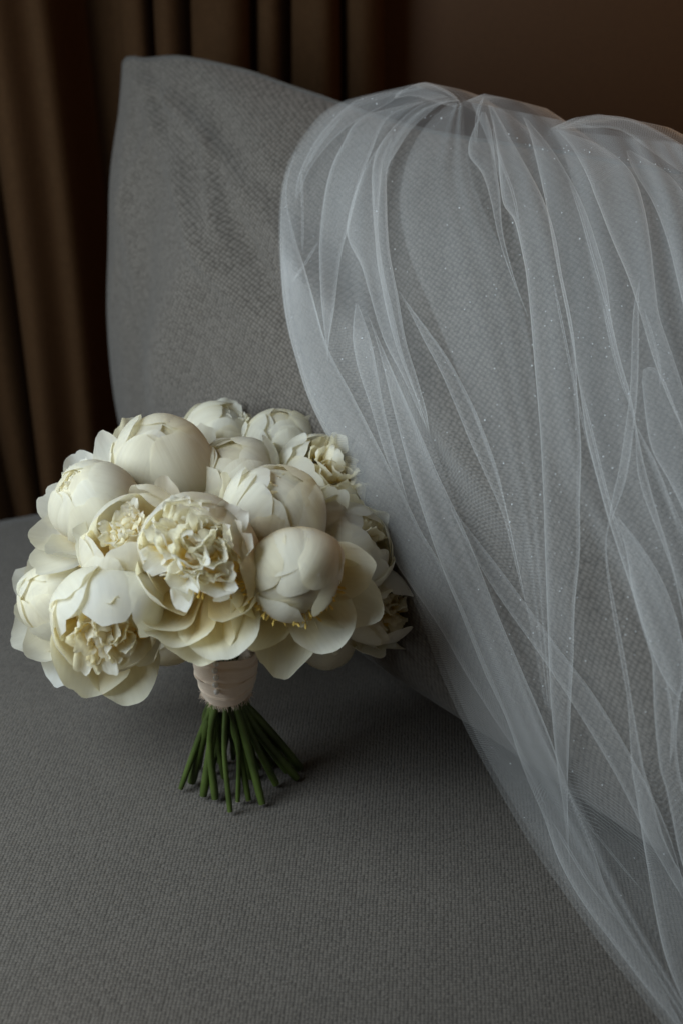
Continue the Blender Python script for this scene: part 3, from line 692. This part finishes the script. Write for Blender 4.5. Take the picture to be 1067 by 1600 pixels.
def fold(L, R, off=.010, th=.30, n=None, cols=11):
    """a pleat: the net doubled back on itself, two plies joined along both side edges"""
    ln = max(np.linalg.norm(np.diff(np.array(L, float), axis=0), axis=1).sum(), 60)
    n = n or int(max(14, ln / 9))
    a, b = spline(L, n), spline(R, n)
    s = (1 - np.cos(np.linspace(0, 1, cols) * math.pi)) / 2
    PX = a[:, None] + (b - a)[:, None] * s[None, :, None]
    # ends run out into the sheet below: narrowing and sinking
    x = np.linspace(0, 1, n); en = np.clip(np.minimum(x / .22, (1 - x) / .22), 0, 1); en = (en * (2 - en))[:, None]
    m_ = (a + b)[:, None] / 2; PX = m_ + (PX - m_) * (.12 + .88 * en)[..., None]
    P = drape(PX, .007 + (off - .007) * en, 40)
    D = P - EYE; D /= np.linalg.norm(D, axis=-1)[..., None]
    wd = np.linalg.norm(P[:, -1] - P[:, 0], axis=-1)[:, None]
    # the ply stands up along its middle and turns under at both side edges
    h = np.minimum(wd * th, .0065) * np.clip(1 - np.abs(2 * s - 1) ** 5, 0, 1)[None] ** .5
    f = P - D * (h - .3 * np.minimum(wd * th, .0065))[..., None]
    # turned-under hems: a narrow second ply along each edge
    hw = np.minimum(.0028, wd * .22)[..., None]
    la = f[:, -1:] - f[:, :1]; la = la / (np.linalg.norm(la, axis=-1)[..., None] + 1e-9)
    f = np.concatenate([f[:, :1] + la * hw + D[:, :1] * .0012, f, f[:, -1:] - la * hw + D[:, -1:] * .0012], 1)
    VB.grid(f, metres(f))
def line(pts, w=5, off=.012):
    """a narrow creased pleat"""
    p = spline(pts, 12); t = np.gradient(p, axis=0); nrm = np.stack([-t[:, 1], t[:, 0]], 1); nrm /= np.linalg.norm(nrm, axis=1)[:, None]
    k = (w * np.clip(np.sin(np.linspace(0.03, .97, 12) * math.pi) * 1.6, .1, 1))[:, None] / 2
    fold((p - nrm * k).tolist(), (p + nrm * k).tolist(), off, .5, n=max(14, int(np.linalg.norm(np.diff(p, axis=0), axis=1).sum() / 7)), cols=5)
def sheet(L, R, off, rows=60, cols=40, waves=7, amp=.003, ph=0.):
    """a further ply of the same veil lying over the first"""
    a, b = spline(L, rows), spline(R, rows); s = np.linspace(0, 1, cols)
    P = drape(a[:, None] + (b - a)[:, None] * s[None, :, None], off, 50)
    D = P - EYE; D /= np.linalg.norm(D, axis=-1)[..., None]
    t = np.linspace(0, 1, rows)[:, None]
    wv = np.sin(s[None] * waves * 4.1 + ph + 2.5 * np.sin(s[None] * 5 + ph + t) + 1.2 * np.sin(t * 4)) + .5 * np.sin(s[None] * waves * 1.9 + 2 * ph - t * 3)
    P = P - D * (amp * (1.5 + wv) * (1 - .6 * t))[..., None]
    VB.grid(P, metres(P))
sheet([(735, 160), (765, 230), (790, 320), (822, 420), (832, 520), (845, 640), (880, 760), (930, 850), (985, 950), (1025, 1050), (1050, 1180), (1080, 1330), (1110, 1500), (1130, 1660)],
      [(1080, 228), (1140, 330), (1180, 480), (1220, 700), (1240, 900), (1260, 1100), (1280, 1300), (1300, 1500), (1320, 1660)], .010, waves=11)
sheet([(860, 200), (880, 240), (905, 330), (925, 430), (955, 540), (985, 640), (1020, 740), (1060, 840), (1090, 960), (1120, 1100)],
      [(1080, 228), (1140, 330), (1180, 480), (1200, 600), (1220, 720), (1235, 840), (1250, 960), (1260, 1100)], .016, waves=8, ph=2.)
sheet([(650, 134), (575, 150), (531, 163), (497, 188), (462, 240), (447, 282), (441, 342), (443, 422), (452, 500), (470, 572), (490, 632), (526, 702), (568, 779), (610, 850), (660, 955), (700, 1055), (745, 1155), (800, 1255), (870, 1365), (960, 1490), (1060, 1620)],
      [(720, 158), (700, 160), (668, 172), (640, 200), (618, 240), (605, 285), (604, 330), (608, 390), (616, 450), (630, 530), (648, 600), (672, 680), (705, 770), (740, 860), (785, 960), (825, 1060), (860, 1155), (910, 1260), (965, 1380), (1030, 1500), (1100, 1620)], .012, rows=90, waves=5, ph=1.)
sheet([(702, 160), (674, 185), (650, 218), (632, 262), (624, 320), (634, 381), (650, 429), (690, 520), (740, 650), (790, 800), (822, 950), (850, 1100)],
      [(722, 162), (726, 215), (737, 280), (760, 340), (788, 400), (812, 470), (830, 560), (843, 681), (848, 785), (852, 900), (856, 1000), (862, 1110)], .009, rows=60, cols=30, waves=3, amp=.0012, ph=2.2)
# left edge pleat
fold([(460, 237), (443, 279), (436, 340), (438, 420), (447, 500), (465, 570), (485, 630), (520, 700), (560, 775), (600, 845), (625, 892), (682, 975), (725, 1050), (775, 1132), (807, 1180), (850, 1260)],
     [(464, 240), (450, 300), (462, 365), (478, 422), (496, 490), (513, 545), (551, 619), (577, 670), (608, 731), (634, 782), (659, 833), (687, 880), (722, 950), (755, 1030), (790, 1110), (815, 1170), (854, 1260)], .012)
# broad pleats of the left shoulder
fold([(640, 160), (564, 183), (535, 225), (516, 266), (505, 317), (499, 381), (501, 454), (504, 500), (511, 565)], [(680, 158), (608, 183), (580, 237), (561, 288), (545, 352), (532, 403), (522, 486), (515, 540), (513, 568)], .016)
fold([(690, 150), (650, 160), (600, 215), (583, 253), (581, 301), (586, 381), (592, 429), (612, 520), (640, 600), (669, 672)], [(715, 160), (685, 174), (647, 199), (621, 234), (605, 266), (604, 317), (608, 390), (621, 460), (634, 533), (653, 594), (669, 645), (671, 677)], .019)
fold([(600, 200), (565, 270), (541, 358), (564, 416), (577, 460), (599, 530), (628, 587), (650, 638), (668, 675)], [(625, 215), (600, 260), (590, 350), (600, 430), (612, 480), (628, 550), (648, 610), (662, 650), (670, 677)], .014)
fold([(600, 140), (550, 160), (500, 210), (470, 265), (455, 320)], [(650, 140), (600, 165), (540, 200), (490, 255), (472, 300)], .010)
fold([(640, 131), (668, 129), (700, 142), (724, 160)], [(600, 160), (640, 150), (680, 160), (718, 172)], .012)
# long pleat B
fold([(555, 455), (577, 501), (596, 572), (612, 635), (634, 715), (653, 779), (687, 880), (720, 962), (755, 1050), (790, 1125), (820, 1212), (848, 1277), (872, 1343), (906, 1405), (961, 1484), (1010, 1556), (1060, 1620)],
     [(557, 457), (602, 549), (628, 610), (653, 670), (685, 744), (717, 811), (740, 865), (775, 955), (812, 1042), (840, 1107), (860, 1157), (889, 1236), (924, 1322), (951, 1398), (1000, 1480), (1050, 1556), (1085, 1620)], .016)
fold([(570, 480), (585, 560), (600, 640), (620, 720), (640, 790)], [(545, 470), (555, 560), (580, 640), (605, 720), (638, 792)], .011)
# wispy pleat C
fold([(621, 454), (653, 517), (685, 575), (710, 632), (736, 696), (752, 730), (782, 798), (797, 850), (815, 925), (827, 970)], [(625, 456), (666, 511), (704, 568), (736, 629), (749, 658), (775, 730), (791, 798), (802, 850), (818, 925), (828, 970)], .013)
# right shoulder
fold([(735, 175), (730, 237), (752, 270), (765, 309), (778, 370), (795, 423), (823, 494)], [(775, 175), (772, 240), (780, 300), (785, 364), (804, 439), (825, 494)], .014)
fold([(740, 158), (760, 220), (778, 312), (801, 345), (817, 406), (824, 455), (830, 520), (834, 571), (843, 681), (848, 785), (850, 850), (856, 1025), (860, 1100), (869, 1200), (879, 1270), (886, 1322), (890, 1370)],
     [(790, 170), (817, 228), (850, 300), (868, 370), (876, 423), (895, 520), (902, 623), (907, 704), (905, 785), (905, 862), (897, 950), (895, 1025), (891, 1100), (888, 1200), (888, 1270), (889, 1322), (891, 1370)], .018)
fold([(790, 165), (820, 230), (850, 320), (870, 420), (890, 520), (905, 610), (915, 680), (935, 760), (955, 830), (985, 920), (1010, 1000), (1040, 1100), (1075, 1190)],
     [(850, 205), (875, 235), (905, 300), (925, 360), (945, 430), (955, 500), (968, 560), (985, 620), (1000, 700), (1020, 780), (1045, 860), (1075, 940), (1100, 1000)], .014)
fold([(860, 205), (890, 240), (915, 276), (931, 312), (954, 371), (980, 432), (996, 480), (1020, 560), (1050, 640), (1085, 720)], [(880, 200), (928, 216), (961, 241), (990, 276), (1006, 325), (1016, 384), (1022, 439), (1029, 492), (1045, 541), (1067, 606), (1095, 690)], .020)
fold([(870, 198), (910, 184), (945, 180), (996, 189), (1067, 226), (1100, 245)], [(875, 205), (925, 200), (970, 205), (1010, 232), (1067, 272), (1100, 295)], .010)
fold([(960, 240), (1010, 300), (1040, 370), (1060, 450), (1080, 540)], [(1000, 230), (1060, 290), (1090, 350), (1110, 430), (1130, 520)], .012)
# strip crossing over, then the light-catching edge below it
fold([(994, 440), (988, 486), (985, 590), (980, 642), (967, 730), (954, 785), (944, 837)], [(1002, 440), (998, 486), (996, 590), (991, 655), (980, 736), (964, 792), (948, 830)], .026)
fold([(950, 822), (944, 842), (946, 887), (955, 950), (970, 1037), (980, 1100), (986, 1200), (992, 1236), (1006, 1329), (1020, 1411), (1040, 1504), (1068, 1600), (1080, 1640)],
     [(953, 822), (948, 846), (950, 888), (961, 950), (977, 1037), (987, 1100), (1005, 1200), (1013, 1226), (1037, 1312), (1067, 1374), (1095, 1450), (1120, 1550), (1135, 1640)], .022)
fold([(950, 815), (970, 860), (985, 920), (1002, 980), (1017, 1030), (1019, 1062), (1022, 1125), (1030, 1200), (1041, 1239), (1065, 1356), (1090, 1450)],
     [(975, 800), (1012, 860), (1040, 920), (1060, 980), (1070, 1040), (1060, 1100), (1056, 1150), (1060, 1200), (1075, 1260), (1100, 1350), (1120, 1440)], .018)
fold([(996, 652), (1019, 707), (1045, 753), (1067, 798), (1090, 850), (1110, 920)], [(1010, 520), (1040, 600), (1070, 680), (1100, 760), (1130, 850), (1150, 920)], .013)
fold([(985, 670), (1000, 760), (1030, 840), (1060, 920), (1085, 1000)], [(1000, 660), (1030, 740), (1065, 820), (1095, 900), (1120, 980)], .011)
# low sheet from the cushion's foot to the seat
fold([(690, 790), (770, 920), (840, 1020), (900, 1110), (960, 1210), (1010, 1310), (1060, 1420)], [(720, 800), (800, 915), (870, 1010), (930, 1090), (990, 1190), (1040, 1290), (1085, 1400)], .009)
for p, w in (             ([(471, 262), (473, 330), (473, 400)], 5), ([(536, 180), (500, 225), (476, 266)], 6),
             ([(499, 375), (478, 410), (456, 442)], 5), ([(770, 180), (775, 230), (800, 300), (812, 360)], 6),
             ([(880, 260), (905, 330), (925, 400), (945, 470), (965, 560)], 6), ([(940, 470), (960, 560), (985, 640)], 6), ([(1005, 480), (1028, 560), (1030, 610)], 5),
             ([(900, 580), (925, 680), (950, 780), (980, 880)], 6), ([(860, 420), (880, 520), (905, 640), (930, 740)], 5), ([(1000, 680), (1030, 740), (1060, 830)], 5),
             ([(756, 148), (745, 180), (742, 230)], 7), ([(1040, 1060), (1050, 1130), (1046, 1200)], 6), ([(860, 1280), (920, 1380), (975, 1450)], 6), ([(840, 1140), (900, 1260), (960, 1340), (1010, 1400)], 5)):
    line(p, w * .6)
VEIL = link('veil', VB.mesh('veil'), M_TULLE)
tag(VEIL, 'sheer white tulle veil draped over the cushion and down onto the seat', 'veil')
# glitter caught in the net
def glitter():
    mb = MB(); r = np.random.RandomState(21)
    R_, C_ = BASE_P.shape[:2]
    th = np.linspace(0, math.pi, 4); q = np.linspace(0, 2 * math.pi, 5, endpoint=False); A_, B_ = np.meshgrid(th, q, indexing='ij')
    sph = np.stack([np.sin(A_) * np.cos(B_), np.sin(A_) * np.sin(B_), np.cos(A_)], -1)
    for k in range(300):
        i = int(np.clip(r.normal(.36, .2), .1, .95) * (R_ - 2)); j = int(np.clip(r.beta(1.6, 1.3), 0, .99) * (C_ * .85))
        p = BASE_P[i, j] + (BASE_P[i + 1, j + 1] - BASE_P[i, j]) * r.rand()
        p = p + norm(EYE - p) * r.uniform(.004, .02)
        mb.grid(p + sph * r.choice([.0003, .00042, .0006], p=[.6, .3, .1]), np.zeros((4, 5, 2)), closed=True)
    tag(link('glitter', mb.mesh('glitter'), M_GLIT, VEIL), kind='stuff')
glitter()
